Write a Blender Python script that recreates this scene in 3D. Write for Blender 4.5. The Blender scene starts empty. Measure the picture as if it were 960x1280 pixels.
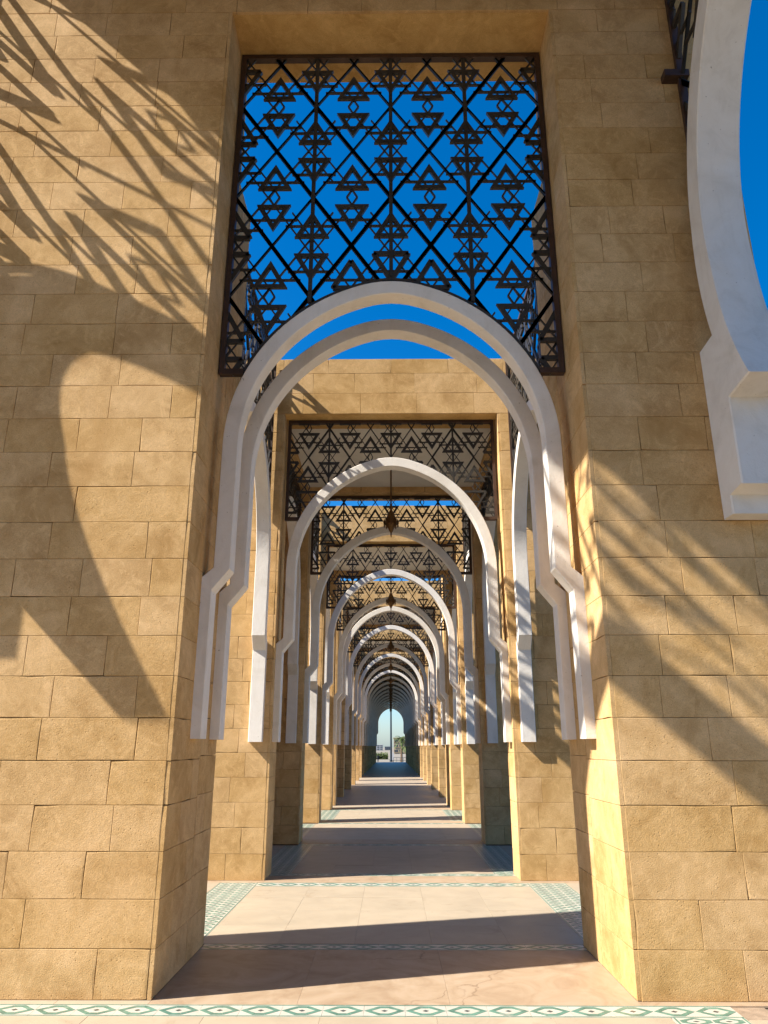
import bpy, math, random
from mathutils import Vector, Matrix
random.seed(7)
S = bpy.context.scene
COL = S.collection
R = math.radians

# ------------------------------------------------------------------ camera
cam = bpy.data.cameras.new('camera'); camo = bpy.data.objects.new('camera', cam); COL.objects.link(camo)
cam.sensor_fit = 'VERTICAL'; cam.sensor_height = 24.0; cam.lens = 926 / 1280 * 24.0
cam.clip_start = 0.05; cam.clip_end = 6000
camo.location = (-0.015, 0, 1.57)
PITCH = math.atan(293.5 / 926)
camo.rotation_euler = (R(90) + PITCH, 0, R(0.50))
S.camera = camo
S.render.resolution_x, S.render.resolution_y = 768, 1024
# ------------------------------------------------------------------ sky + sun
SUND = Vector((1.0, 0.30, -1.0)).normalized()
w = bpy.data.worlds.new('World'); S.world = w; w.use_nodes = True
nt = w.node_tree
sky = nt.nodes.new('ShaderNodeTexSky'); sky.sky_type = 'NISHITA'; sky.sun_disc = False
sky.sun_elevation = math.asin(-SUND.z); sky.sun_rotation = math.atan2(-SUND.x, -SUND.y)
sky.altitude = 0; sky.air_density = 1.0; sky.dust_density = 0.7; sky.ozone_density = 7.6
bg = nt.nodes['Background']; bg.inputs['Strength'].default_value = 0.084
hs_ = nt.nodes.new('ShaderNodeHueSaturation'); hs_.inputs['Saturation'].default_value = 1.30
nt.links.new(sky.outputs[0], hs_.inputs['Color']); nt.links.new(hs_.outputs[0], bg.inputs[0])
sl = bpy.data.lights.new('sun', 'SUN'); sl.energy = 5.0; sl.angle = R(0.53); sl.color = (1.0, 0.94, 0.85)
slo = bpy.data.objects.new('sun', sl); COL.objects.link(slo)
slo.rotation_euler = SUND.to_track_quat('-Z', 'Y').to_euler(); slo.location = (-20, -6, 25)
S.view_settings.view_transform = 'Standard'; S.view_settings.look = 'None'
S.view_settings.exposure = 1.32; S.view_settings.gamma = 1.0
S.render.engine = 'CYCLES'
S.cycles.max_bounces = 10; S.cycles.diffuse_bounces = 6; S.cycles.use_denoising = True

# ------------------------------------------------------------------ materials
def mat(name, rough=0.8, spec=0.3):
    m = bpy.data.materials.new(name); m.use_nodes = True
    b = m.node_tree.nodes['Principled BSDF']
    b.inputs['Roughness'].default_value = rough; b.inputs['Specular IOR Level'].default_value = spec
    return m, m.node_tree, b
def node(t, kind, **kw):
    n = t.nodes.new(kind)
    for k, v in kw.items():
        if k in n.inputs: n.inputs[k].default_value = v
        else: setattr(n, k, v)
    return n
def L(t, a, b): t.links.new(a, b)
def math_n(t, op, a, b=None):
    n = t.nodes.new('ShaderNodeMath'); n.operation = op
    for i, v in enumerate((a, b)):
        if v is None: continue
        if isinstance(v, (int, float)): n.inputs[i].default_value = v
        else: L(t, v, n.inputs[i])
    return n.outputs[0]
def mixc(t, fac, a, b, blend='MIX'):
    n = t.nodes.new('ShaderNodeMix'); n.data_type = 'RGBA'; n.blend_type = blend
    if isinstance(fac, (int, float)): n.inputs[0].default_value = fac
    else: L(t, fac, n.inputs[0])
    for i, v in ((6, a), (7, b)):
        if isinstance(v, tuple): n.inputs[i].default_value = (*v, 1)
        else: L(t, v, n.inputs[i])
    return n.outputs[2]
def ramp(t, fac, stops):
    n = t.nodes.new('ShaderNodeValToRGB'); e = n.color_ramp.elements
    while len(e) < len(stops): e.new(0.5)
    for el, (p, c) in zip(e, stops):
        el.position = p; el.color = (*c, 1) if isinstance(c, tuple) else (c, c, c, 1)
    L(t, fac, n.inputs[0]); return n.outputs[0]
def coords(t, per_object=True):
    tc = t.nodes.new('ShaderNodeTexCoord')
    if not per_object: return tc.outputs['Object'], None
    oi = t.nodes.new('ShaderNodeObjectInfo')
    v = t.nodes.new('ShaderNodeVectorMath'); v.operation = 'MULTIPLY_ADD'
    cx = t.nodes.new('ShaderNodeCombineXYZ')
    for i in range(3): L(t, oi.outputs['Random'], cx.inputs[i])
    L(t, cx.outputs[0], v.inputs[0]); v.inputs[1].default_value = (37, 61, 83); L(t, tc.outputs['Object'], v.inputs[2])
    return v.outputs[0], oi.outputs['Random']
def noise(t, vec, scale, detail=4, rough=0.55, dist=0.0):
    n = node(t, 'ShaderNodeTexNoise', Scale=scale, Detail=detail, Roughness=rough, Distortion=dist)
    L(t, vec, n.inputs['Vector']); return n.outputs['Fac']

STONE = (0.565, 0.358, 0.152)
def stone_material(name, joints=False, tint=(1, 1, 1), per=True, bump=1.0):
    m, t, b = mat(name, 0.88, 0.15)
    vec, rnd = coords(t, per)
    c = tuple(STONE[i] * tint[i] for i in range(3))
    gvec = t.nodes.new('ShaderNodeTexCoord').outputs['Object']
    n1 = math_n(t, 'ADD', math_n(t, 'MULTIPLY', noise(t, gvec, 1.7, 6, 0.62, 0.8), 0.62), math_n(t, 'MULTIPLY', noise(t, vec, 4.5, 5, 0.65, 1.0), 0.38))
    col = ramp(t, n1, [(0.36, tuple(k * q for k, q in zip(c, (0.76, 0.71, 0.62)))), (0.50, c), (0.64, tuple(k * q for k, q in zip(c, (1.18, 1.22, 1.36))))])
    n2 = noise(t, vec, 130, 3, 0.7)
    col = mixc(t, 0.55, col, ramp(t, n2, [(0.3, 0.62), (0.7, 1.24)]), 'MULTIPLY')
    # pale swirls left by dressing and patching
    sw = noise(t, vec, 3.3, 2, 0.5, 5.0)
    swf = ramp(t, sw, [(0.56, 0.0), (0.68, 0.24), (0.80, 0.0)])
    col = mixc(t, swf, col, (c[0] * 1.45, c[1] * 1.5, c[2] * 1.7))
    # darker stains
    st = noise(t, gvec, 1.1, 4, 0.6, 1.2)
    col = mixc(t, ramp(t, st, [(0.54, 0.0), (0.72, 0.42)]), col, (c[0] * 0.70, c[1] * 0.62, c[2] * 0.50))
    if rnd is not None:
        hs = node(t, 'ShaderNodeHueSaturation'); L(t, col, hs.inputs['Color'])
        L(t, math_n(t, 'MULTIPLY_ADD', rnd, 0.09), hs.inputs['Value'])
        hs.inputs['Value'].links[0].from_node.inputs[2].default_value = 0.955
        L(t, math_n(t, 'MULTIPLY_ADD', rnd, -0.07), hs.inputs['Saturation'])
        hs.inputs['Saturation'].links[0].from_node.inputs[2].default_value = 1.03
        col = hs.outputs[0]
    h = math_n(t, 'ADD', math_n(t, 'MULTIPLY', n2, 0.95), math_n(t, 'MULTIPLY', noise(t, vec, 13, 5, 0.62, 0.6), 0.7))
    vo = node(t, 'ShaderNodeTexVoronoi', Scale=34.0); L(t, vec, vo.inputs['Vector'])
    pit = ramp(t, vo.outputs['Distance'], [(0.05, 0.0), (0.20, 1.0)])
    pm = ramp(t, noise(t, vec, 5, 2), [(0.48, 1.0), (0.60, 0.0)])
    pit = math_n(t, 'MAXIMUM', pit, pm)
    col = mixc(t, math_n(t, 'MULTIPLY', math_n(t, 'SUBTRACT', 1.0, pit), 0.55), col, (c[0] * 0.45, c[1] * 0.38, c[2] * 0.28))
    h = math_n(t, 'ADD', h, math_n(t, 'MULTIPLY', pit, 1.0))
    if joints:
        tc = t.nodes.new('ShaderNodeTexCoord'); sx = t.nodes.new('ShaderNodeSeparateXYZ'); L(t, tc.outputs['Object'], sx.inputs[0])
        cb = t.nodes.new('ShaderNodeCombineXYZ'); L(t, math_n(t, 'ADD', sx.outputs[0], sx.outputs[1]), cb.inputs[0]); L(t, sx.outputs[2], cb.inputs[1])
        br = node(t, 'ShaderNodeTexBrick', Scale=1.0); L(t, cb.outputs[0], br.inputs['Vector'])
        br.inputs['Mortar Size'].default_value = 0.006; br.inputs['Brick Width'].default_value = 0.62; br.inputs['Row Height'].default_value = 0.2952
        br.inputs['Color1'].default_value = (0.9, 0.9, 0.9, 1); br.inputs['Color2'].default_value = (1.1, 1.1, 1.1, 1); br.inputs['Mortar'].default_value = (0.4, 0.36, 0.3, 1)
        col = mixc(t, 1.0, col, br.outputs['Color'], 'MULTIPLY')
    L(t, col, b.inputs['Base Color'])
    bp = node(t, 'ShaderNodeBump', Strength=0.42 * bump, Distance=0.007); L(t, h, bp.inputs['Height']); L(t, bp.outputs[0], b.inputs['Normal'])
    return m
M_STONE = stone_material('dressed_stone')
M_FAR = stone_material('coursed_stone', joints=True, per=False)
M_PLAST = stone_material('ochre_render', tint=(1.02, 1.0, 0.85), per=False, bump=0.4)
def simple(name, c, var=0.12, scale=6, rough=0.6, spec=0.3, bump=0.0, bscale=40, metal=0.0, dirt=None):
    m, t, b = mat(name, rough, spec); b.inputs['Metallic'].default_value = metal
    vec, _ = coords(t, True)
    n = noise(t, vec, scale, 5, 0.6, 0.4)
    col = ramp(t, n, [(0.3, tuple(k * (1 - var) for k in c)), (0.7, tuple(min(1, k * (1 + var)) for k in c))])
    if dirt:
        col = mixc(t, ramp(t, noise(t, vec, dirt[1], 4, 0.65, 1.2), [(0.60, 0.0), (0.80, dirt[2])]), col, dirt[0])
        sp = ramp(t, noise(t, vec, 45, 2, 0.5), [(0.72, 0.0), (0.78, dirt[2])])
        col = mixc(t, sp, col, tuple(k * 0.6 for k in dirt[0]))
    L(t, col, b.inputs['Base Color'])
    if bump:
        bp = node(t, 'ShaderNodeBump', Strength=bump, Distance=0.004); L(t, noise(t, vec, bscale, 4), bp.inputs['Height']); L(t, bp.outputs[0], b.inputs['Normal'])
    return m
M_MORT = simple('mortar', (0.30, 0.19, 0.085), 0.2, 20, 0.95, 0.1)
M_BED = simple('bedding', (0.27, 0.2, 0.14), 0.2, 20, 0.95, 0.1)
def white_material():
    m, t, b = mat('white_paint', 0.65, 0.3)
    vec, rnd = coords(t, True)
    mp = t.nodes.new('ShaderNodeMapping'); mp.inputs['Scale'].default_value = (9, 9, 0.9); L(t, vec, mp.inputs['Vector'])
    col = ramp(t, noise(t, vec, 2.6, 6, 0.65, 0.8), [(0.28, (0.65, 0.60, 0.52)), (0.5, (0.75, 0.70, 0.625)), (0.72, (0.79, 0.75, 0.685))])
    col = mixc(t, ramp(t, noise(t, mp.outputs[0], 1.0, 5, 0.7, 0.5), [(0.54, 0.0), (0.78, 0.30)]), col, (0.50, 0.44, 0.36))
    col = mixc(t, ramp(t, noise(t, vec, 1.3, 5, 0.7, 1.5), [(0.60, 0.0), (0.76, 0.25)]), col, (0.60, 0.56, 0.51))
    col = mixc(t, ramp(t, noise(t, vec, 38, 2, 0.5), [(0.73, 0.0), (0.77, 0.7)]), col, (0.30, 0.25, 0.19))
    L(t, col, b.inputs['Base Color'])
    h = math_n(t, 'ADD', noise(t, vec, 60, 4, 0.6), math_n(t, 'MULTIPLY', noise(t, vec, 6, 4, 0.6), 1.6))
    bp = node(t, 'ShaderNodeBump', Strength=0.35, Distance=0.006); L(t, h, bp.inputs['Height']); L(t, bp.outputs[0], b.inputs['Normal'])
    return m
M_WHITE = white_material()
M_CEIL = simple('ceiling_paint', (0.72, 0.68, 0.60), 0.06, 2, 0.8, 0.2, dirt=((0.5, 0.44, 0.36), 1.5, 0.3))
M_IRON = simple('bronze_green_iron', (0.030, 0.026, 0.021), 0.35, 9, 0.5, 0.45, 0.2, 60, dirt=((0.055, 0.06, 0.05), 4, 0.5))
M_FRAME = simple('brown_iron', (0.050, 0.026, 0.016), 0.3, 9, 0.55, 0.4, 0.2, 60)
M_BRASS = simple('dark_brass', (0.16, 0.085, 0.03), 0.3, 20, 0.4, 0.5, metal=0.7)
M_SLAB = simple('cream_paving', (0.355, 0.29, 0.207), 0.10, 2.5, 0.5, 0.35, 0.12, 50, dirt=((0.25, 0.185, 0.12), 3.2, 0.75))
M_GREEN = simple('green_glaze', (0.085, 0.18, 0.135), 0.35, 14, 0.35, 0.5, dirt=((0.36, 0.35, 0.29), 9, 0.9))
M_TILE = simple('white_glaze', (0.43, 0.41, 0.345), 0.10, 12, 0.35, 0.5, dirt=((0.36, 0.33, 0.27), 7, 0.6))
M_DARK = simple('dark_glaze', (0.05, 0.06, 0.06), 0.2, 14, 0.35, 0.5)
M_TERR = simple('plaza_paving', (0.16, 0.135, 0.10), 0.10, 1.0, 0.75, 0.25)
M_GROUND = simple('pale_ground', (0.22, 0.195, 0.155), 0.15, 0.08, 0.9, 0.1)
M_LEAF = simple('leaf', (0.08, 0.11, 0.03), 0.4, 3, 0.7, 0.2)
M_LEAF2 = simple('hedge_leaf', (0.10, 0.13, 0.035), 0.4, 3, 0.7, 0.2)
M_TRUNK = simple('trunk', (0.16, 0.11, 0.07), 0.3, 8, 0.9, 0.1)
M_WIN = simple('window_glass', (0.04, 0.05, 0.06), 0.2, 3, 0.2, 0.5)
M_BWHITE = simple('white_render', (0.46, 0.455, 0.44), 0.05, 0.3, 0.8, 0.2)
M_BTAN = simple('tan_render', (0.34, 0.265, 0.175), 0.06, 0.3, 0.8, 0.2)
M_BGREY = simple('grey_render', (0.19, 0.205, 0.22), 0.08, 0.1, 0.8, 0.2)
M_CLOTH = simple('dark_cloth', (0.02, 0.022, 0.03), 0.2, 9, 0.9, 0.1)
M_POLE = simple('painted_steel', (0.018, 0.028, 0.038), 0.15, 2, 0.5, 0.4)
M_WOOD = simple('dark_wood', (0.09, 0.05, 0.025), 0.25, 10, 0.6, 0.3)
def threshold_material():
    m, t, b = mat('veined_threshold', 0.5, 0.35)
    vec, _ = coords(t, True)
    n = noise(t, vec, 2.0, 6, 0.65, 2.5)
    col = ramp(t, n, [(0.3, (0.27, 0.185, 0.115)), (0.5, (0.335, 0.245, 0.16)), (0.72, (0.385, 0.29, 0.205))])
    dv = t.nodes.new('ShaderNodeVectorMath'); dv.operation = 'ADD'; L(t, vec, dv.inputs[0])
    nn = node(t, 'ShaderNodeTexNoise', Scale=3.0, Detail=5.0); L(t, vec, nn.inputs['Vector']); 
    sc = t.nodes.new('ShaderNodeVectorMath'); sc.operation = 'SCALE'; sc.inputs['Scale'].default_value = 0.35; L(t, nn.outputs['Color'], sc.inputs[0]); L(t, sc.outputs[0], dv.inputs[1])
    vo = node(t, 'ShaderNodeTexVoronoi', feature='DISTANCE_TO_EDGE'); vo.inputs['Scale'].default_value = 1.0; L(t, dv.outputs[0], vo.inputs['Vector'])
    cr = math_n(t, 'MULTIPLY', ramp(t, vo.outputs['Distance'], [(0.0, 0.7), (0.008, 0.0)]), ramp(t, noise(t, vec, 0.9, 2), [(0.48, 0.0), (0.6, 1.0)]))
    col = mixc(t, cr, col, (0.13, 0.075, 0.04))
    L(t, col, b.inputs['Base Color'])
    return m
M_THRESH = threshold_material()
def farfloor_material():
    m, t, b = mat('far_paving', 0.45, 0.4)
    tc = t.nodes.new('ShaderNodeTexCoord')
    br = node(t, 'ShaderNodeTexBrick', Scale=1.0); L(t, tc.outputs['Object'], br.inputs['Vector'])
    br.inputs['Mortar Size'].default_value = 0.004; br.inputs['Brick Width'].default_value = 0.65; br.inputs['Row Height'].default_value = 0.65; br.offset = 0
    br.inputs['Color1'].default_value = (0.34, 0.275, 0.205, 1); br.inputs['Color2'].default_value = (0.365, 0.295, 0.22, 1); br.inputs['Mortar'].default_value = (0.3, 0.23, 0.16, 1)
    col = mixc(t, ramp(t, noise(t, tc.outputs['Object'], 1.6, 5, 0.6, 0.8), [(0.5, 0.0), (0.8, 0.5)]), br.outputs['Color'], (0.31, 0.23, 0.16))
    L(t, col, b.inputs['Base Color']); return m
M_FARFLOOR = farfloor_material()

# ------------------------------------------------------------------ mesh helpers
class MB:
    def __init__(s): s.v = []; s.f = []; s.mi = []
    def add(s, vs, fs, mi=0):
        o = len(s.v); s.v += [tuple(v) for v in vs]; s.f += [tuple(i + o for i in f) for f in fs]; s.mi += [mi] * len(fs); return s
    def box(s, x0, x1, y0, y1, z0, z1, mi=0, b=0.0):
        if b <= 0:
            return s.add([(x0, y0, z0), (x1, y0, z0), (x1, y1, z0), (x0, y1, z0), (x0, y0, z1), (x1, y0, z1), (x1, y1, z1), (x0, y1, z1)],
                  [(3, 2, 1, 0), (4, 5, 6, 7), (0, 1, 5, 4), (1, 2, 6, 5), (2, 3, 7, 6), (3, 0, 4, 7)], mi)
        # box with chamfered top rim
        return s.add([(x0, y0, z0), (x1, y0, z0), (x1, y1, z0), (x0, y1, z0), (x0, y0, z1 - b), (x1, y0, z1 - b), (x1, y1, z1 - b), (x0, y1, z1 - b),
                      (x0 + b, y0 + b, z1), (x1 - b, y0 + b, z1), (x1 - b, y1 - b, z1), (x0 + b, y1 - b, z1)],
                  [(3, 2, 1, 0), (8, 9, 10, 11), (0, 1, 5, 4), (1, 2, 6, 5), (2, 3, 7, 6), (3, 0, 4, 7), (4, 5, 9, 8), (5, 6, 10, 9), (6, 7, 11, 10), (7, 4, 8, 11)], mi)
    def bar(s, x0, z0, x1, z1, wd, dp, mi=0):           # flat bar in the xz plane
        dx, dz = x1 - x0, z1 - z0; l = math.hypot(dx, dz) or 1; nx, nz = -dz / l * wd / 2, dx / l * wd / 2
        q = [(x0 + nx, z0 + nz), (x0 - nx, z0 - nz), (x1 - nx, z1 - nz), (x1 + nx, z1 + nz)]
        return s.prism(q, -dp / 2, dp / 2, mi)
    def prism(s, pts, y0, y1, mi=0):                    # polygon (x,z) extruded along y
        n = len(pts); vs = [(x, y0, z) for x, z in pts] + [(x, y1, z) for x, z in pts]
        fs = [tuple(range(n)), tuple(reversed(range(n, 2 * n)))] + [(i, i + n, (i + 1) % n + n, (i + 1) % n) for i in range(n)]
        return s.add(vs, fs, mi)
    def ring(s, outer, inner, y0, y1, mi=0):            # closed outline with a hole
        n = len(outer); vs = [(x, y, z) for y in (y0, y1) for P in (outer, inner) for x, z in P]
        fs = []
        for i in range(n):
            j = (i + 1) % n
            fs += [(i, j, n + j, n + i), (2 * n + j, 2 * n + i, 3 * n + i, 3 * n + j), (j, i, 2 * n + i, 2 * n + j), (n + i, n + j, 3 * n + j, 3 * n + i)]
        return s.add(vs, fs, mi)
    def lathe(s, prof, seg=12, c=(0, 0, 0), mi=0):
        vs = [(c[0] + r * math.cos(2 * math.pi * k / seg), c[1] + r * math.sin(2 * math.pi * k / seg), c[2] + z) for r, z in prof for k in range(seg)]
        fs = [(i * seg + k, i * seg + (k + 1) % seg, (i + 1) * seg + (k + 1) % seg, (i + 1) * seg + k) for i in range(len(prof) - 1) for k in range(seg)]
        return s.add(vs, fs, mi)
    def mesh(s, name, mats):
        me = bpy.data.meshes.new(name); me.from_pydata(s.v, [], s.f)
        for m in (mats if isinstance(mats, (list, tuple)) else [mats]): me.materials.append(m)
        if any(s.mi): me.polygons.foreach_set('material_index', s.mi)
        me.update(); return me
def obj(name, mesh, parent=None, loc=None, rz=None):
    o = bpy.data.objects.new(name, mesh); COL.objects.link(o)
    if parent is not None: o.parent = parent
    if loc is not None: o.location = loc
    if rz is not None: o.rotation_euler = (0, 0, rz)
    return o
def build(mb, name, m, parent=None): return obj(name, mb.mesh(name, m), parent)
def tag(o, label, cat, group=None):
    o['label'] = label; o['category'] = cat
    if group: o['group'] = group
    return o
def thing(name, label, cat, loc=(0, 0, 0), rz=0, group=None):
    return tag(obj(name, None, None, loc, rz), label, cat, group)
def struct(o): o['kind'] = 'structure'; return o
def smooth(me, ang=35):
    me.polygons.foreach_set('use_smooth', [True] * len(me.polygons))
    me.set_sharp_from_angle(angle=R(ang)) if hasattr(me, 'set_sharp_from_angle') else None
    return me

# ------------------------------------------------------------------ masonry
CH = 0.2952
TH = 0.03
def stone_mesh(org, u, n, u0, u1, z0, z1, rng, gap=0.0010, ch=0.0017):
    """one dressed facing block: uneven arrises, chamfered rim, own depth"""
    a0, a1, b0, b1 = u0 + gap, u1 - gap, z0 + gap, z1 - gap
    k = 3 if (u1 - u0) > 0.25 else 2
    def edge(p, q, cnt):
        return [(p[0] + (q[0] - p[0]) * i / cnt, p[1] + (q[1] - p[1]) * i / cnt) for i in range(cnt)]
    loop = edge((a0, b0), (a1, b0), k) + edge((a1, b0), (a1, b1), 2) + edge((a1, b1), (a0, b1), k) + edge((a0, b1), (a0, b0), 2)
    cx, cz = (a0 + a1) / 2, (b0 + b1) / 2
    d = TH + rng.uniform(-0.0007, 0.0007)
    N = len(loop); outer, front = [], []
    for (x, z) in loop:
        j = abs(rng.gauss(0, 0.0012)) + (rng.uniform(0.003, 0.011) if rng.random() < 0.11 else 0)
        sx = 1 if x < cx else -1; sz = 1 if z < cz else -1
        ex = abs(x - cx) > (a1 - a0) / 2 - 1e-4; ez = abs(z - cz) > (b1 - b0) / 2 - 1e-4
        ox, oz = x + (sx * j * .5 if ex else 0), z + (sz * j * .5 if ez else 0)
        outer.append((ox, oz)); front.append((ox + (sx * (ch + j) if ex else 0), oz + (sz * (ch + j) if ez else 0)))
    P = lambda p, dep: tuple(org[i] + u[i] * p[0] + n[i] * dep + (p[1] if i == 2 else 0) for i in range(3))
    vs = [P(p, 0.0) for p in outer] + [P(p, d - ch * 0.8) for p in outer] + [P(p, d) for p in front]
    fs = [(i, (i + 1) % N, N + (i + 1) % N, N + i) for i in range(N)] + [(N + i, N + (i + 1) % N, 2 * N + (i + 1) % N, 2 * N + i) for i in range(N)] + [tuple(range(2 * N, 3 * N))]
    return vs, fs
def clad(parent, org, u, n, width, zs, rng, lmin=0.48, lmax=0.80, skip=None, ends=None):
    """lay stones course by course on the plane through org (u = run, n = outward)"""
    for r in range(len(zs) - 1):
        cuts = [0.0]
        if ends: x = ends[r % len(ends)]
        else: x = rng.uniform(0.25, lmax)
        while x < width - 0.14:
            cuts.append(x); x += rng.uniform(lmin, lmax)
        cuts.append(width)
        for a, b in zip(cuts, cuts[1:]):
            if skip and skip((a + b) / 2, (zs[r] + zs[r + 1]) / 2): continue
            vs, fs = stone_mesh(org, u, n, a, b, zs[r], zs[r + 1], rng)
            build(MB().add(vs, fs), 'stone', M_STONE, parent)
HW = 1.575                      # half width of the passage opening
rng = random.Random(11)
def zrow(z0, z1): 
    k = max(1, round((z1 - z0) / CH)); return [z0 + (z1 - z0) * i / k for i in range(k + 1)]

# ---- tall pavilion the camera stands in
PF, PB, PBK = 5.53, 6.36, 6.94     # front and back of its far wall, back of the lower pier behind
PH, OPEN = 11.8, CH * 29           # wall height, opening height
PL, PR = -4.62, 3.17
pav = thing('pavilion', 'tall ochre stone pavilion with square portal framing the whole passage', 'pavilion', (0, 5.9, 0))
pav_inv = Matrix.Translation((0, -5.9, 0))
def wparent(o, p):
    o.parent = p; o.matrix_parent_inverse = p.matrix_basis.inverted(); return o
def wbuild(mb, name, m, parent): return wparent(build(mb, name, m), parent)
pl = wbuild(MB().box(PL, -HW - TH, PF + TH, PB, 0, PH), 'pier', M_MORT, pav)
pr = wbuild(MB().box(HW + TH, PR, PF + TH, PB, 0, PH), 'pier', M_MORT, pav)
lin = wbuild(MB().box(-HW - TH + .002, HW + TH - .002, PF + TH, PB - .002, OPEN, PH), 'lintel', M_PLAST, pav)
Z29 = [CH * i for i in range(30)]
rx = random.Random(5)
# front faces run up to the reveal slabs, whose edge shows as a narrow strip at the corner
clad(pl, (-4.0, PF + TH, 0), (1, 0, 0), (0, -1, 0), 4.0 - HW - TH, Z29, rx)
wbuild(MB().box(PL, -4.0 - .004, PF + .004, PF + TH, 0, PH - .01), 'facing', M_FAR, pl)
clad(pr, (HW + TH, PF + TH, 0), (1, 0, 0), (0, -1, 0), PR - HW - TH, Z29, rx)
clad(pl, (-HW - TH, PF, 0), (0, 1, 0), (1, 0, 0), PB - PF, Z29, rx, 0.7, 0.9, ends=[0.62, 0.36])
clad(pr, (HW + TH, PF, 0), (0, 1, 0), (-1, 0, 0), PB - PF, Z29, rx, 0.7, 0.9, ends=[0.36, 0.62])
clad(lin, (-4.0, PF + TH, 0), (1, 0, 0), (0, -1, 0), 4.0 + PR, [OPEN + .002, OPEN + CH, OPEN + 2 * CH], rx, 0.5, 0.75)
# back wall, side lintels and roof of the pavilion (around and behind the viewer)
BW0, BW1 = -1.21, -0.38
for x0, x1 in ((PL, -HW), (HW, PR)):
    wbuild(MB().box(x0, x1, BW0, BW1, 0, PH), 'pier', M_FAR, pav)
wbuild(MB().box(-HW, HW, BW0 + .003, BW1 - .003, OPEN, PH), 'lintel', M_FAR, pav)
SL = 10.0
wbuild(MB().box(PL + .003, PL + .74, BW1, PF - .002, SL, PH), 'lintel', M_FAR, pav)
wbuild(MB().box(PR - .62, PR - .003, BW1, PF - .002, SL, PH), 'lintel', M_FAR, pav)
wbuild(MB().box(PL - .1, PR + .1, BW0 - .1, PB + .1, PH + .002, PH + .35), 'roof', M_FAR, pav)
wbuild(MB().box(PL + .75, PR - .63, BW1 + .005, PF - .005, PH - .2, PH - .003), 'ceiling', M_WOOD, pav)

# ---- lower piers standing right behind the pavilion wall
LH = 7.2
OX = 2.35
def low_pier(side, y0, y1, z1, parent, stones, ledge, name='pier', front=True, seed=0):
    xa, xb = (HW, OX) if side > 0 else (-OX, -HW)
    rg = random.Random(seed * 17 + (3 if side > 0 else 8))
    if not stones:
        return wbuild(MB().box(xa, xb, y0, y1, 0, z1), name, M_FAR, parent) if parent else build(MB().box(xa, xb, y0, y1, 0, z1), name, M_FAR)
    ia, ib = (HW + TH, OX) if side > 0 else (-OX, -HW - TH)
    yf = y0 + (TH if front else 0)
    p = build(MB().box(ia, ib, yf, y1 - .002, 0, z1 - .004), name, M_MORT)
    if parent: wparent(p, parent)
    zs = zrow(0, z1)
    if front:
        if side > 0: clad(p, (HW + TH, yf, 0), (1, 0, 0), (0, -1, 0), OX - HW - TH, zs, rg, ends=[0.30, 0.44, 0.24])
        else: clad(p, (-OX, yf, 0), (1, 0, 0), (0, -1, 0), OX - HW - TH, zs, rg, ends=[0.28, 0.46, 0.36])
    clad(p, (side * (HW + TH), y0 + .001, 0), (0, 1, 0), (-side, 0, 0), y1 - y0 - .002, zs, rg, ends=[1.0, 0.28] if y1 - y0 > .5 else [1])
    return p
for s, sd in ((-1, 'left'), (1, 'right')):
    p = low_pier(s, PB + .004, PBK, LH, None, True, None, name='rear_pier', front=False, seed=40)
    tag(p, 'lower ochre stone pier backing onto the %s side of the tall portal' % sd, 'pier', 'stone piers of the arcade')

# ---- roofed bays and lone piers down the passage
LB = 6.29                      # underside of the low lintels
ORD = ['first', 'second', 'third', 'fourth', 'fifth', 'sixth', 'seventh', 'eighth', 'ninth', 'tenth', 'eleventh', 'twelfth', 'thirteenth', 'fourteenth', 'fifteenth', 'sixteenth', 'seventeenth', 'eighteenth', 'nineteenth', 'twentieth', 'twenty-first', 'twenty-second', 'twenty-third', 'twenty-fourth']
WT = 0.55
BAYS = [(10.05, 13.60), (17.25, 20.75), (25.87, 30.60), (34.20, 38.20)]
FARW = [41.87, 45.6, 49.3, 53.0, 56.7, 60.4, 64.1, 67.8, 71.5, 75.2, 78.9, 82.6]
def roofed_bay(i, y0, y1, closed=False):
    stones = i < 2
    yb = y1 + WT
    t = thing('roofed_bay', '%s flat-roofed ochre stone bay down the passage from the viewer' % ORD[i], 'arcade bay', (0, (y0 + yb) / 2, 0), 0, 'roofed bays of the arcade')
    for k, yy in enumerate((y0, y1)):
        if closed and k == 1 and i < len(BAYS) + len(FARW) - 2: continue
        for s in (-1, 1): low_pier(s, yy, yy + WT, LB - .002, t, stones, None, seed=i * 5 + k)
    # beams round the roof
    if stones:
        f = wbuild(MB().box(-OX, OX, y0 + TH, y0 + WT, LB, LH - .003), 'lintel', M_PLAST, t)
        clad(f, (-OX, y0 + TH, 0), (1, 0, 0), (0, -1, 0), 2 * OX, [LB + .001, LB + .333, LB + .666, LH], random.Random(90 + i), 0.6, 1.0)
    else:
        wbuild(MB().box(-OX, OX, y0, y0 + WT, LB, LH), 'lintel', M_FAR, t)
    if not closed or i == len(BAYS) + len(FARW) - 2:
        wbuild(MB().box(-OX, OX, y1, yb, LB, LH), 'lintel', M_FAR, t)
    ye = y1 if closed else y1
    for a, b in ((-OX, -HW - .03), (HW + .03, OX)):
        wbuild(MB().box(a + .003, b, y0 + WT + .002, ye - .002, LB, LH - .004), 'side_beam', M_FAR, t)
        if closed and a < 0:
            wbuild(MB().box(a + .25, b - .2, y0 + WT + .001, ye - .001, 0, LB), 'side_wall', M_FAR, t)
    wbuild(MB().box(-HW - .028, HW + .028, y0 + WT + .003, ye - .003, LB + .1, LH - .3), 'ceiling', M_CEIL, t)
    return t
for i, (a, b) in enumerate(BAYS): roofed_bay(i, a, b)
for i, (a, b) in enumerate(zip(FARW, FARW[1:])): roofed_bay(len(BAYS) + i, a, b, True)
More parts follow.
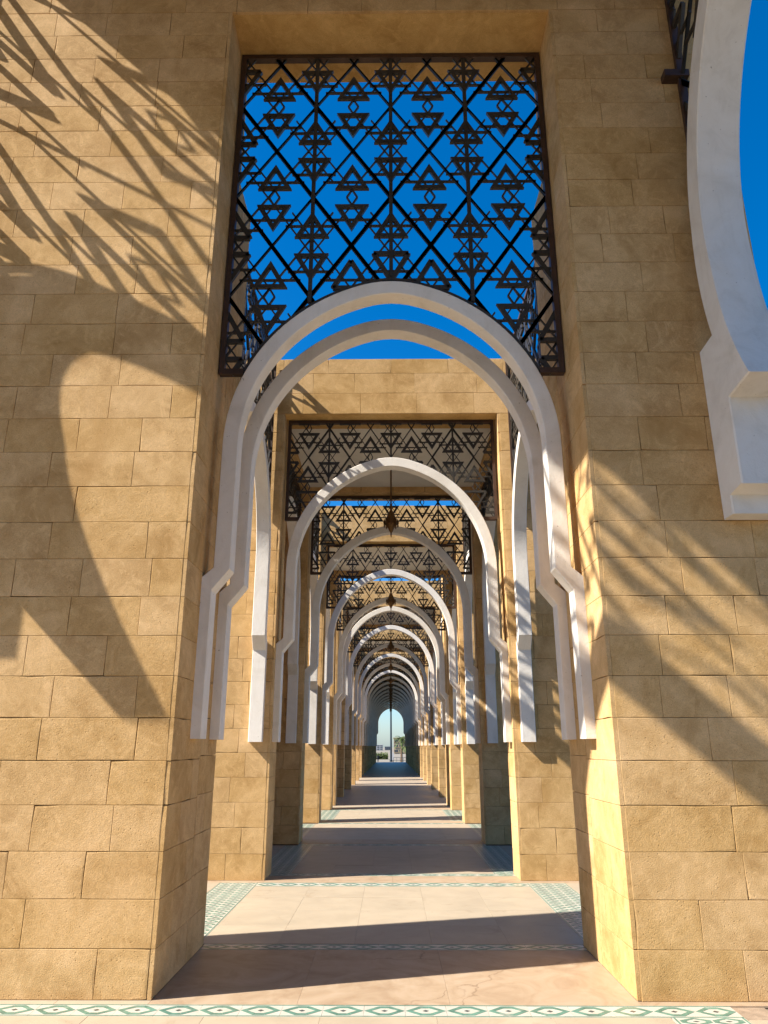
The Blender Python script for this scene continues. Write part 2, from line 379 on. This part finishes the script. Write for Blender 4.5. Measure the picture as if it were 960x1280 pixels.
for s, sd in ((-1, 'left'), (1, 'right')):
    p = low_pier(s, 22.2, 22.75, LH, None, True, None, name='free_pier', seed=77)
    tag(p, 'free-standing ochre stone pier just past the second roofed bay on the %s' % sd, 'pier', 'stone piers of the arcade')

# ------------------------------------------------------------------ white arches
ZB, ZK0, ZK1, ZS = 1.63, 2.80, 2.98, 4.10
XLI, XLO, XI, XO, CC = 1.49, 1.582, 1.348, 1.487, 0.202
RI, RO = XI + CC, XI + CC + 0.137
def small_profile(ZS=ZS):
    inner = [(-XLI, ZB), (-XLI, ZK0), (-XI, ZK1)]
    outer = [(-XLO, ZB), (-XLO, ZK0 + .11), (-XO, ZK1 + .012)]
    ai = math.acos(CC / RI); ao = math.acos(CC / RO)
    n = 26
    for k in range(n + 1):
        a = ai * k / n; inner.append((CC - RI * math.cos(a), ZS + RI * math.sin(a)))
        a = ao * k / n; outer.append((CC - RO * math.cos(a), ZS + RO * math.sin(a)))
    def ease(P, e):                                     # round the very tip of the arch off
        r = [p for p in P if p[0] <= -e]; (x1, z1), (x0, z0) = r[-1], r[-2]; sl = (z1 - z0) / (x1 - x0)
        return [p if p[0] <= x1 else (p[0], z1 + sl * -x1 / 2 * (1 - (p[0] / x1) ** 2)) for p in P]
    inner, outer = ease(inner, .22), ease(outer, .34)
    return inner + [(-x, z) for x, z in inner[-2::-1]], outer + [(-x, z) for x, z in outer[-2::-1]]
def band_mesh(name, inner, outer, depth, m, bev=0.006):
    """arch band between two profiles, its front and back arrises chamfered"""
    n = len(inner); vs = []
    for k in range(n):
        (xi, zi), (xo, zo) = inner[k], outer[k]
        dx, dz = xo - xi, zo - zi; l = math.hypot(dx, dz); dx, dz = dx / l * bev, dz / l * bev
        vs += [(xi, -depth / 2 + bev, zi), (xi + dx, -depth / 2, zi + dz), (xo - dx, -depth / 2, zo - dz), (xo, -depth / 2 + bev, zo),
               (xo, depth / 2 - bev, zo), (xo - dx, depth / 2, zo - dz), (xi + dx, depth / 2, zi + dz), (xi, depth / 2 - bev, zi)]
    fs = [tuple(range(8))[::-1], tuple(8 * (n - 1) + q for q in range(8))]
    for k in range(n - 1):
        for q in range(8):
            fs.append((8 * k + q, 8 * k + (q + 1) % 8, 8 * k + 8 + (q + 1) % 8, 8 * k + 8 + q))
    return smooth(MB().add(vs, fs).mesh(name, m), 20)
pi_, po_ = small_profile()
ARCH = band_mesh('white_arch', pi_, po_, 0.18, M_WHITE)
ZS2 = ZS - 0.12
ARCH2 = band_mesh('white_arch', *small_profile(ZS2), 0.18, M_WHITE)
acount = 0
def arch(y, label, me=None):
    return tag(obj('white_arch', me or ARCH, None, (0, y, 0)), label, 'arch', 'white arches across the passage')
AY = [6.09, 6.74]                         # portal arch and its twin
arch(AY[0], 'foremost white horseshoe arch under the big lattice in the tall portal')
arch(AY[1], 'white horseshoe arch directly behind the portal arch, open sky above it')
WALLS = [10.05, 13.60, 17.25, 20.75, 22.20, 25.87, 30.60, 34.20, 38.20] + FARW
for k, y in enumerate(WALLS):
    arch(y + 0.21, '%s white horseshoe arch down the passage, counted from the portal' % ORD[k + 2], ARCH2)
SX = 1.765
def side_arch(y0, y1, side, label):
    o = tag(obj('side_arch', ARCH2, None, (side * SX, (y0 + y1) / 2, 0), R(90)), label, 'arch', 'white arches along the sides')
    o.scale = ((y1 - y0 + .02) / (2 * XLO), 1, 1); return o
SIDES = [(PBK, 10.05, 'first open court behind the portal', 0), (10.60, 13.60, 'first roofed bay', 1), (14.15, 17.25, 'second open court', 0), (17.80, 20.75, 'second roofed bay', 1),
         (22.75, 25.87, 'third open court', 0), (26.42, 30.60, 'third roofed bay', 1), (31.15, 34.20, 'fourth open court', 0), (34.75, 38.20, 'fourth roofed bay', 1), (38.75, 41.87, 'fifth open court', 0)]
for y0, y1, nm, rf in SIDES:
    for s, sd in ((-1, 'left'), (1, 'right')):
        side_arch(y0, y1, s, 'white arch seen edge-on along the %s side of the %s' % (sd, nm))

# ---- the two big side arches of the pavilion
QC, QZ, QRO, QRI = 2.955, 5.65, 2.79, 2.575
def big_profile():
    I = [(.17, 3.25), (.17, 3.40), (.37, 3.42), (.37, 4.12), (.72, 4.15)]
    O = [(.0, 3.25), (.0, 3.40), (.0, 3.62), (.0, 4.72), (.25, 4.735)]
    def ang(q, z, r): return math.atan2(z - QZ, QC - q)
    a0i = -math.acos(min(1, (QC - .72) / math.hypot(QC - .72, 4.15 - QZ))); a0o = -math.acos((QC - .25) / math.hypot(QC - .25, 4.735 - QZ))
    n = 40
    for k in range(1, n + 1):
        f = k / n
        a = a0i + (math.pi / 2 - a0i) * f; r = math.hypot(QC - .72, 4.15 - QZ) * (1 - min(1, f * 5)) + QRI * min(1, f * 5)
        I.append((QC - r * math.cos(a), QZ + r * math.sin(a)))
        a = a0o + (math.pi / 2 - a0o) * f; r = math.hypot(QC - .25, 4.735 - QZ) * (1 - min(1, f * 5)) + QRO * min(1, f * 5)
        O.append((QC - r * math.cos(a), QZ + r * math.sin(a)))
    f = lambda P: [(QC - q, z) for q, z in P] + [(-(QC - q), z) for q, z in P[-2::-1]]
    return f(I), f(O)
bi_, bo_ = big_profile()
BIG = band_mesh('large_side_arch', bi_, bo_, 0.36, M_WHITE, 0.012)
BXR, BXL = 2.576 + .18, -4.0 - .18
tag(obj('large_side_arch', BIG, None, (BXR, PF - QC, 0), R(90)), 'big white arch close at the right edge, springing from the stone wall', 'arch')
tag(obj('large_side_arch', BIG, None, (BXL, PF - QC, 0), R(90)), 'big white arch out of frame left that shades the stone wall', 'arch')

# ------------------------------------------------------------------ iron lattices
def lattice_pieces(kind):
    """segments, triangles and frame of a panel in its own (x,z) plane"""
    zs = ZS if kind == 'portal' else ZS2
    if kind == 'portal':
        P, Q, zc_even, zt, zb, hw, th, tw, bars, big = .383, 1.132, 7.305, OPEN - .015, 4.79, HW - .035, .30, .168, (-2, 0, 2), 1
        ncol = 4
    elif kind == 'bay':
        P, Q, zc_even, zt, zb, hw, th, tw, bars, big = .3085, .94, 6.16, LB - .012, 4.71, HW - .05, .265, .160, (-3, 0, 3), 0
        ncol = 5
    elif kind == 'court':
        P, Q, zc_even, zt, zb, hw, th, tw, bars, big = .383, 1.132, 6.24, LH - .07, 4.71, HW - .05, .30, .168, (-2, 0, 2), 1
        ncol = 4
    else:
        P, Q, zc_even, zt, zb, hw, th, tw, bars, big = .58, 1.62, 9.19, SL - .02, 6.3, QC - .05, .40, .24, (), 1
        ncol = 5
    if kind == 'large': out = lambda x, z: math.hypot(x, z - QZ) > QRO + .02
    else: out = lambda x, z: (math.hypot(abs(x) + CC, z - zs) > RO + .012) if z > zs else abs(x) > XO
    inside = lambda x, z: abs(x) < hw and zb < z < zt and out(x, z)
    segs, tris = [], []
    def seg(x0, z0, x1, z1, wd, dp, nm):
        n = 80; run = None
        for k in range(n + 1):
            f = k / n; x, z = x0 + (x1 - x0) * f, z0 + (z1 - z0) * f
            if inside(x, z):
                if run is None: run = (x, z)
                last = (x, z)
            if (not inside(x, z) or k == n) and run is not None:
                if math.hypot(last[0] - run[0], last[1] - run[1]) > .03: segs.append((*run, *last, wd, dp, nm))
                run = None
    s = {'portal': 1.0, 'bay': .70, 'court': 1.1, 'large': 1.35}[kind]
    sl_ = (Q / 2) / P
    for c in range(-ncol, ncol + 1):
        x = c * P
        isbar = c in bars
        if isbar: seg(x, zb, x, zt, .037 * s, .038, 'upright')
        base = zc_even if c % 2 == 0 else zc_even + Q / 2
        for k in range(-4, 4):
            zc = base + k * Q
            if zc < zb - Q or zc > zt + Q: continue
            g = .092 * Q / 1.13                                     # the pair of triangles in this diamond
            for up in (1, -1):
                A, B, C = (x, zc + up * (g + th)), (x - tw, zc + up * g), (x + tw, zc + up * g)
                if all(inside(*p) for p in (A, B, C)): tris.append((A, B, C))
                else:
                    for p, q in ((A, B), (B, C), (C, A)): seg(*p, *q, .044 * s, .034, 'triangle_side')
                dz = g + th * ((.45 if isbar else .30) if up > 0 else (.66 if isbar else .58))
                hl = P * (1 - dz / (Q / 2)) + .03
                seg(x - hl, zc + up * dz, x + hl, zc + up * dz, .018 * s, .024, 'cross_tie')
            e = .052 * s                                            # little diamond between them
            if not isbar:
                for p, q in (((x, zc + g), (x + e, zc)), ((x + e, zc), (x, zc - g)), ((x, zc - g), (x - e, zc)), ((x - e, zc), (x, zc + g))): seg(*p, *q, .016 * s, .022, 'small_diamond_side')
            for d in (1, -1):
                for (xa, za, xb, zb_) in ((x, zc + Q / 2, x + d * P, zc), (x - d * P, zc, x, zc - Q / 2)):
                    z0 = za + (za - zb_) / P * xa * d               # height at which this line crosses the middle of the panel
                    heavy = (z0 < 6.9) if kind in ('portal', 'court') else (abs(c) == 3 if kind == 'bay' else z0 < 9.3)
                    seg(xa, za, xb, zb_, (.034 if heavy else .016) * s, .030 + .002 * d, 'diagonal')
                if kind == 'large': continue
                ff = .52 if isbar else 1.0
                seg(x, zc + g, x + d * P * ff, zc + g + Q / 2 * ff, .013 * s, .020 + .002 * d, 'fine_diagonal')
                seg(x, zc - g, x + d * P * ff, zc - g - Q / 2 * ff, .013 * s, .016 + .002 * d, 'fine_diagonal')
    # frame
    fw = .05 if kind == 'portal' else .042
    rim = []
    if kind == 'large':
        a = [math.pi * k / 60 for k in range(61)]
        rim = [((QRO + .022) * math.cos(q), QZ + (QRO + .022) * math.sin(q)) for q in a]
    else:
        ao = math.acos(CC / RO)
        L_ = [(CC - (RO + .016) * math.cos(ao * k / 30), zs + (RO + .016) * math.sin(ao * k / 30)) for k in range(31)]
        rim = L_ + [(-x, z) for x, z in L_[-2::-1]]
    rim = [p for p in rim if p[1] > zb + .005 and abs(p[0]) < hw]
    return segs, tris, rim, (hw, zb, zt, fw, s)
def tri_mesh(mb, A, B, C, wd, dp):
    cx, cz = (A[0] + B[0] + C[0]) / 3, (A[1] + B[1] + C[1]) / 3
    inr = abs((B[0] - A[0]) * (C[1] - A[1]) - (C[0] - A[0]) * (B[1] - A[1])) / sum(math.dist(p, q) for p, q in ((A, B), (B, C), (C, A)))
    k = max(.25, 1 - wd / inr)
    return mb.ring([A, B, C], [(cx + (p[0] - cx) * k, cz + (p[1] - cz) * k) for p in (A, B, C)], -dp / 2, dp / 2)
CACHE = {}
def lattice(kind, loc, rz, label, split, sx=1.0, group='iron lattices over the arches'):
    t = thing('iron_lattice', label, 'lattice', loc, rz, group); t.scale = (sx, 1, 1)
    if kind not in CACHE: CACHE[kind] = [lattice_pieces(kind), None]
    segs, tris, rim, (hw, zb, zt, fw, s) = CACHE[kind][0]
    if CACHE[kind][1] is None:
        fm = MB()
        fm.box(-hw - fw / 2, -hw + fw / 2, -.035, .035, zb, zt); fm.box(hw - fw / 2, hw + fw / 2, -.035, .035, zb, zt)
        fm.box(-hw - fw / 2, hw + fw / 2, -.034, .034, zt - fw + .003, zt + .003)
        xr = min(abs(rim[0][0]), hw)
        fm.box(-hw - fw / 2 + .002, -xr, -.033, .033, zb - .003, zb + fw); fm.box(xr, hw + fw / 2 - .002, -.033, .033, zb - .003, zb + fw)
        rm = MB()
        for p, q in zip(rim, rim[1:]): rm.bar(*p, *q, .026 * s, .042)
        lm = MB()
        pieces = []
        for g in segs:
            lm.bar(*g[:6]); pieces.append((g[6], MB().bar(*g[:6]).mesh(g[6], M_IRON)))
        for T in tris:
            tri_mesh(lm, *T, (.040 if kind != 'bay' else .050) * s, .034); pieces.append(('triangle', tri_mesh(MB(), *T, (.040 if kind != 'bay' else .050) * s, .034).mesh('triangle', M_IRON)))
        CACHE[kind][1] = (fm.mesh('frame', M_FRAME), rm.mesh('arch_rim', M_IRON), lm.mesh('lattice_bars', M_IRON), pieces)
    fme, rme, lme, pieces = CACHE[kind][1]
    obj('frame', fme, t); obj('arch_rim', rme, t)
    if split:
        for nm, me in pieces: obj(nm, me, t)
    else:
        obj('lattice_bars', lme, t)['kind'] = 'stuff'
    return t
lattice('portal', (0, 6.03, 0), 0, 'tall dark iron lattice of triangles against the blue sky above the portal arch', True)
for k, y in enumerate(WALLS):
    if abs(y - 22.2) < .1: continue
    lattice('bay', (0, y + .25, 0), 0, 'dark iron triangle lattice over the %s arch down the passage' % ORD[k + 2], k < 3)
for y0, y1, nm, rf in SIDES[:9]:
    for s, sd in ((-1, 'left'), (1, 'right')):
        lattice('bay' if rf else 'court', (s * SX, (y0 + y1) / 2, 0), R(90), 'iron lattice seen edge-on over the %s arch of the %s' % (sd, nm), False, (y1 - y0 - .01) / (2 * HW))
lattice('large', (BXR, PF - QC, 0), R(90), 'iron lattice seen edge-on over the big right arch', False)
lattice('large', (BXL, PF - QC, 0), R(90), 'iron lattice out of frame left casting striped shade on stone wall', False)
br = MB().box(BXR - .17, BXR + .06, PF - .10, PF + .004, 7.60, 7.675)
tag(build(br, 'wall_bracket', M_FRAME), 'small black iron bracket on the wall beside the big right arch', 'bracket')

# ------------------------------------------------------------------ hanging lamps
def lamp_parts():
    rod = MB().lathe([(.02, 0), (.02, -.78)], 8); rod.lathe([(.05, 0), (.045, -.03), (.012, -.06)], 12)
    for k in range(5): rod.lathe([(.011, -.1 - k * .14), (.018, -.115 - k * .14), (.011, -.13 - k * .14)], 8)
    body = MB().lathe([(.012, -.74), (.05, -.78), (.028, -.83), (.06, -.87), (.10, -.93), (.125, -.99), (.15, -1.03), (.155, -1.06), (.13, -1.085), (.075, -1.12), (.05, -1.16), (.02, -1.19), (.012, -1.25), (.0, -1.27)], 16)
    arms = []
    for k in range(8):
        a = k * math.pi / 4; m = MB(); c, s_ = math.cos(a), math.sin(a)
        m.lathe([(.004, -.98), (.022, -1.0), (.027, -1.03), (.016, -1.06), (.02, -1.09), (.0, -1.12)], 8, (c * .165, s_ * .165, 0))
        m.add([(c * .1, s_ * .1, -.955), (c * .1 - s_ * .01, s_ * .1 + c * .01, -.965), (c * .165, s_ * .165, -.985), (c * .165 - s_ * .01, s_ * .165 + c * .01, -.975)], [(0, 1, 2, 3), (3, 2, 1, 0)])
        arms.append(m.mesh('lamp_cup', M_BRASS))
    return rod.mesh('rod', M_BRASS), smooth(body.mesh('lamp_body', M_BRASS)), arms
LROD, LBODY, LARMS = lamp_parts()
lc = 0
def lamp(y, i):
    s_ = .70; t = thing('hanging_lamp', 'dark brass lamp on a rod in the %s roofed bay down the passage' % ORD[i], 'lamp', (0, y, LB + .1), 0, 'hanging lamps of the arcade')
    t.scale = (s_, s_, 1.14)
    obj('rod', LROD, t); obj('lamp_body', LBODY, t)
    for m in LARMS: obj('lamp_cup', m, t)
for i, (a, b) in enumerate(BAYS): lamp((a + WT + b) / 2, i)
for i, (a, b) in enumerate(zip(FARW, FARW[1:])): lamp((a + WT + b) / 2, len(BAYS) + i)

# ------------------------------------------------------------------ floor
TERR_END = 84.0
struct(build(MB().box(-60, 60, -40, TERR_END, -2.1, -.018), 'terrace', M_TERR))
floor = struct(build(MB().box(-OX, OX, -1.3, 22.2, -.017, -.010), 'floor', M_BED))
struct(build(MB().box(-OX, OX, 22.2, TERR_END - .3, -.016, 0), 'passage_floor', M_FARFLOOR))
SLABS = {}
def slab_mesh(wx, wy, m, nm):
    k = (round(wx, 3), round(wy, 3), m.name)
    if k not in SLABS: SLABS[k] = MB().box(-wx / 2 + .0006, wx / 2 - .0006, -wy / 2 + .0006, wy / 2 - .0006, -.012, 0, 0, .0008).mesh(nm, m)
    return SLABS[k]
rs = random.Random(4)
def slabs(x0, x1, y0, y1, nx, ny, m=M_SLAB, nm='paving_slab'):
    wx, wy = (x1 - x0) / nx, (y1 - y0) / ny
    for i in range(nx):
        for j in range(ny):
            obj(nm, slab_mesh(wx, wy, m, nm), floor, (x0 + (i + .5) * wx, y0 + (j + .5) * wy, rs.uniform(-.0008, .0008)))
def motif(wx, wy, cells):
    """zellige tile: white bed with green diamond rings, dark hearts and green edge lines"""
    mb = MB().box(-wx / 2 + .0008, wx / 2 - .0008, -wy / 2 + .0008, wy / 2 - .0008, -.012, 0, 0)
    def flat(pts, mi, z=.0012): mb.add([(x, y, z) for x, y in pts] + [(x, y, -.002) for x, y in pts], [tuple(range(len(pts)))] + [(i, i + len(pts), (i + 1) % len(pts) + len(pts), (i + 1) % len(pts)) for i in range(len(pts))], mi)
    e = .006
    for sgn in (-1, 1):
        y = sgn * (wy / 2 - .012); flat([(-wx / 2 + .001, y - e), (wx / 2 - .001, y - e), (wx / 2 - .001, y + e), (-wx / 2 + .001, y + e)], 1)
    ih = wy - .048
    nx, ny = cells
    for i in range(nx):
        for j in range(ny):
            cx = -wx / 2 + (i + .5) * wx / nx; cy = -ih / 2 + (j + .5) * ih / ny
            hx, hy = wx / nx * .49, ih / ny * .47
            o = [(cx - hx, cy), (cx - hx * .3, cy - hy), (cx + hx * .3, cy - hy), (cx + hx, cy), (cx + hx * .3, cy + hy), (cx - hx * .3, cy + hy)]
            q = [(cx + (x - cx) * .66, cy + (y - cy) * .60) for x, y in o]
            for a in range(6):
                b = (a + 1) % 6
                g = .012                                   # each side of the ring is a tile of its own
                P = lambda p, r, f: (p[0] + (r[0] - p[0]) * f, p[1] + (r[1] - p[1]) * f)
                flat([P(o[a], o[b], g), P(o[b], o[a], g), P(q[b], q[a], g), P(q[a], q[b], g)], 1)
            flat([(cx - hx * .16, cy), (cx, cy - hy * .22), (cx + hx * .16, cy), (cx, cy + hy * .22)], 2)
    return mb.mesh('border_tile', [M_TILE, M_GREEN, M_DARK])
MOT = {}
def border(x0, x1, y0, y1, n, along='x', cells=(1, 1)):
    ln = (x1 - x0) if along == 'x' else (y1 - y0); wd = (y1 - y0) if along == 'x' else (x1 - x0)
    k = (round(ln / n, 3), round(wd, 3), cells)
    if k not in MOT: MOT[k] = motif(ln / n, wd, cells)
    for i in range(n):
        c = (i + .5) * ln / n
        o = obj('border_tile', MOT[k], floor, (x0 + c, (y0 + y1) / 2, 0) if along == 'x' else ((x0 + x1) / 2, y0 + c, 0))
        o.rotation_euler = (0, 0, (0 if along == 'x' else R(90)) + R(rs.uniform(-.35, .35))); o.location.z = rs.uniform(-.0008, .0004)
IX = 1.62
B1 = 0.2575
# pavilion floor and its border
slabs(-4.0, 1.68, 3.0, 5.235, 8, 3)
border(2.13 - 25 * B1, 2.13, 5.235, 5.455, 25, 'x', (1, 1))
border(1.69, 2.13, 3.95, 5.235 - .0, 5, 'y', (2, 2))
slabs(2.14, 4.0, 3.0, 5.2, 3, 3)
slabs(-4.0, -HW, 5.456, PF + .02, 4, 1); 
# threshold in the portal
for x0, x1 in ((-HW, -.62), (-.62, .36), (.36, HW)): slabs(x0, x1, 5.456, 6.795, 1, 1, M_THRESH, 'threshold_slab')
slabs(HW + .001, 4.0, 5.456, PF + .03, 3, 1, M_THRESH, 'threshold_slab')
border(-HW, HW, 6.796, 6.985, 13)
slabs(-IX, IX, 6.987, 9.66, 5, 4)
for s in (-1, 1):
    a, b = sorted((s * IX, s * 2.09)); border(a, b, 6.95, 9.90, 13, 'y', (2, 3))
    a, b = sorted((s * 2.092, s * 2.35)); slabs(a, b, 6.95, 9.90, 1, 4)
border(-IX, IX, 9.662, 9.90, 13)
slabs(-OX, OX, 9.902, 10.40, 6, 1, M_THRESH, 'threshold_slab')
border(-HW, HW, 10.402, 10.585, 13)
for y0, y1, cour in ((10.587, 13.45, 0), (14.30, 17.10, 1), (17.80, 20.70, 0)):
    slabs(-IX + .3 * (1 - cour), IX - .3 * (1 - cour), y0, y1, 5, 4)
    for s in (-1, 1):
        a, b = sorted((s * (IX - .3 * (1 - cour)), s * (2.09 - .3 * (1 - cour)))); border(a, b, y0, y1, 12, 'y', (2, 3))
        if cour:
            a, b = sorted((s * 2.092, s * OX)); slabs(a, b, y0, y1, 1, 4)
        else:
            a, b = sorted((s * 1.792, s * OX)); slabs(a, b, y0, y1, 1, 4)
for y in (13.452, 17.102, 20.702):
    border(-HW, HW, y, y + .19, 13)
    slabs(-HW, HW, y + .192, min(y + .846, 17.798 if y < 18 else 30) if y > 14 else 14.298, 3, 1, M_THRESH, 'threshold_slab')
slabs(-OX, OX, 21.55, 22.2, 6, 1)

# ------------------------------------------------------------------ neighbouring low buildings on the left (they keep some bays in shade)
def annex(x0, x1, y0, y1, h, label):
    t = thing('annex_building', label, 'building', ((x0 + x1) / 2, y0, 0))
    wbuild(MB().box(x0, x1, y0, y1, -.02, h), 'wall', M_FAR, t)
    wbuild(MB().box(x0 - .05, x1 + .05, y0 - .05, y1 + .05, h + .002, h + .12), 'coping', M_PLAST, t)
    d = wbuild(MB().box(x0 + 1.2, x0 + 2.2, y0 - .03, y0 + .01, -.02, 2.1), 'door', M_WOOD, t)
    wbuild(MB().box(x0 + 2.05, x0 + 2.12, y0 - .07, y0 - .03, 1.0, 1.06), 'handle', M_BRASS, d)
annex(-14, -3.35, 10.15, 14.10, 7.05, 'ochre stone annex out of sight left of the first roofed bay')
annex(-14, -3.2, 21.9, 32.2, 4.8, 'lower ochre stone annex out of sight left of the third roofed bay')

# ------------------------------------------------------------------ beyond the far end
G = -2.1
struct(build(MB().add([(-4000, -4000, G), (4000, -4000, G), (4000, 4000, G), (-4000, 4000, G)], [(0, 1, 2, 3)]), 'ground', M_GROUND))
def mast(x, y):
    t = thing('lamp_mast', 'tall dark steel lighting mast beyond the far end of the passage', 'lamp post', (x, y, G))
    obj('pole', smooth(MB().lathe([(.36, 0), (.36, .5), (.26, .6), (.17, 19)], 12).mesh('pole', M_POLE)), t)
    for s in (-1, 1):
        obj('arm', MB().bar(0, 18.6, s * 1.4, 19.1, .1, .1).mesh('arm', M_POLE), t)
        obj('lamp_head', MB().box(s * 1.4 - .35, s * 1.4 + .35, -.2, .2, 19.05, 19.22).mesh('lamp_head', M_POLE), t)
mast(.05, 200)
def building(name, x0, x1, y, dep, z1, m, floors, cols, label):
    t = thing(name, label, 'building', ((x0 + x1) / 2, y, G))
    wbuild(MB().box(x0, x1, y, y + dep, G, z1), 'wall', m, t)
    wbuild(MB().box(x0 - .3, x1 + .3, y - .3, y + dep + .3, z1 + .01, z1 + .5), 'roof', m, t)
    fh = (z1 - G) / floors; cw = (x1 - x0) / cols
    for f in range(floors):
        for c in range(cols):
            a, b = x0 + (c + .12) * cw, x0 + (c + .88) * cw; zz = G + f * fh
            wn = wbuild(MB().box(a, b, y - .05, y + .02, zz + fh * .35, zz + fh * .78), 'window', M_WIN, t)
            wbuild(MB().box(a - .1, b + .1, y - .35, y, zz + fh * .27, zz + fh * .345), 'sill', m, wn)
building('white_building', -34, -8.2, 800, 12, 3.2 + 0, M_BWHITE, 3, 8, 'white three-storey building at the left of the far opening')
building('grey_building', -7.0, -.6, 900, 10, 1.5, M_BGREY, 3, 3, 'low grey building far off behind the lighting mast')
building('tan_building', 1.6, 9.5, 420, 10, 5.9, M_BTAN, 3, 3, 'tan building behind the palm at the far opening')
def hedge():
    rg = random.Random(3); m = MB()
    for k in range(2600):
        x, y, z = rg.uniform(-9, -.9), rg.uniform(238, 242), G + rg.uniform(0, 1.0) * (0.8 + .25 * math.sin(k)) * 2.0
        a, b = rg.uniform(0, 6.28), rg.uniform(-1, 1); s = .16
        u = Vector((math.cos(a), math.sin(a), b)) * s; v = Vector((-math.sin(a), math.cos(a), rg.uniform(-.6, .6))) * s
        c = Vector((x, y, z)); m.add([c - u, c + v, c + u, c - v], [(0, 1, 2, 3)])
    o = tag(build(m, 'hedge', M_LEAF2), 'low clipped green hedge beyond the far end of the passage', 'hedge'); o['kind'] = 'stuff'
hedge()
def palm(x, y, h, label):
    rg = random.Random(int(x * 10)); t = thing('palm_tree', label, 'palm tree', (x, y, G))
    obj('trunk', smooth(MB().lathe([(.28 - .10 * k / 10 + (.03 if k % 2 else 0), h * k / 10) for k in range(11)], 10).mesh('trunk', M_TRUNK)), t)
    for k in range(26):
        a = rg.uniform(0, 6.28); el = rg.uniform(-.5, 1.2); ln = rg.uniform(1.6, 2.3); m = MB()
        pts = []
        for q in range(9):
            f = q / 8; r = ln * f * math.cos(el * (1 - .3 * f)); z = h + ln * f * math.sin(el) - 1.3 * f * f
            pts.append(Vector((r * math.cos(a), r * math.sin(a), z)))
        side = Vector((-math.sin(a), math.cos(a), 0))
        for p, q in zip(pts, pts[1:]):
            for s in (-1, 1):
                mid = (p + q) / 2; tip = mid + side * s * .35 + (q - p) * .9 + Vector((0, 0, -.18))
                m.add([p, q, tip], [(0, 1, 2)])
        obj('frond', m.mesh('frond', M_LEAF), t)
palm(2.6, 190, 5.6, 'leafy palm at the right of the far opening')
palm(4.3, 200, 4.4, 'shorter palm partly behind the far right arch leg')
def railing():
    t = thing('railing', 'dark metal railing across the right of the far opening', 'railing', (2.4, 150, 0))
    for z in (-.45, -.95): wbuild(MB().box(.45, 5.0, 149.97, 150.03, z, z + .07), 'rail', M_POLE, t)
    for k in range(8): wbuild(MB().box(.45 + k * .65, .51 + k * .65, 149.96, 150.04, G, -.38), 'post', M_POLE, t)
railing()
sgn = thing('sign_post', 'narrow white sign standing beside the lighting mast', 'sign', (.55, 196, G))
obj('panel', MB().box(-.22, .22, -.05, .05, .5, 2.3).mesh('panel', M_BWHITE), sgn); obj('post', MB().box(-.05, .05, .051, .12, 0, 2.3).mesh('post', M_POLE), sgn)
def person(x, y):
    t = thing('person', 'small distant standing person in dark clothes at the far opening', 'person', (x, y, G))
    m = MB()
    def tube(pts, rs_):
        m.add([], []); n = 8; o = len(m.v)
        for (p, r) in zip(pts, rs_):
            m.v += [(p[0] + r * math.cos(2 * math.pi * k / n), p[1] + r * .8 * math.sin(2 * math.pi * k / n), p[2]) for k in range(n)]
        for i in range(len(pts) - 1):
            for k in range(n): m.f.append((o + i * n + k, o + i * n + (k + 1) % n, o + (i + 1) * n + (k + 1) % n, o + (i + 1) * n + k)); m.mi.append(0)
    tube([(0, 0, .82), (0, 0, .95), (0, 0, 1.15), (0, 0, 1.4), (0, 0, 1.46), (0, 0, 1.5), (0, .01, 1.55), (0, .01, 1.63), (0, .01, 1.72), (0, .01, 1.75)], [.12, .18, .16, .2, .12, .06, .08, .1, .08, .01])
    for s in (-1, 1):
        tube([(s * .13, -.05, 0), (s * .13, 0, .1), (s * .11, .03 * s, .48), (s * .09, 0, .9)], [.06, .055, .07, .1])
        tube([(s * .27, -.08, .8), (s * .26, -.02, 1.1), (s * .2, 0, 1.38), (s * .12, 0, 1.42)], [.04, .05, .065, .06])
    obj('body', smooth(m.mesh('body', M_CLOTH), 60), t)
person(-3.25, 198)
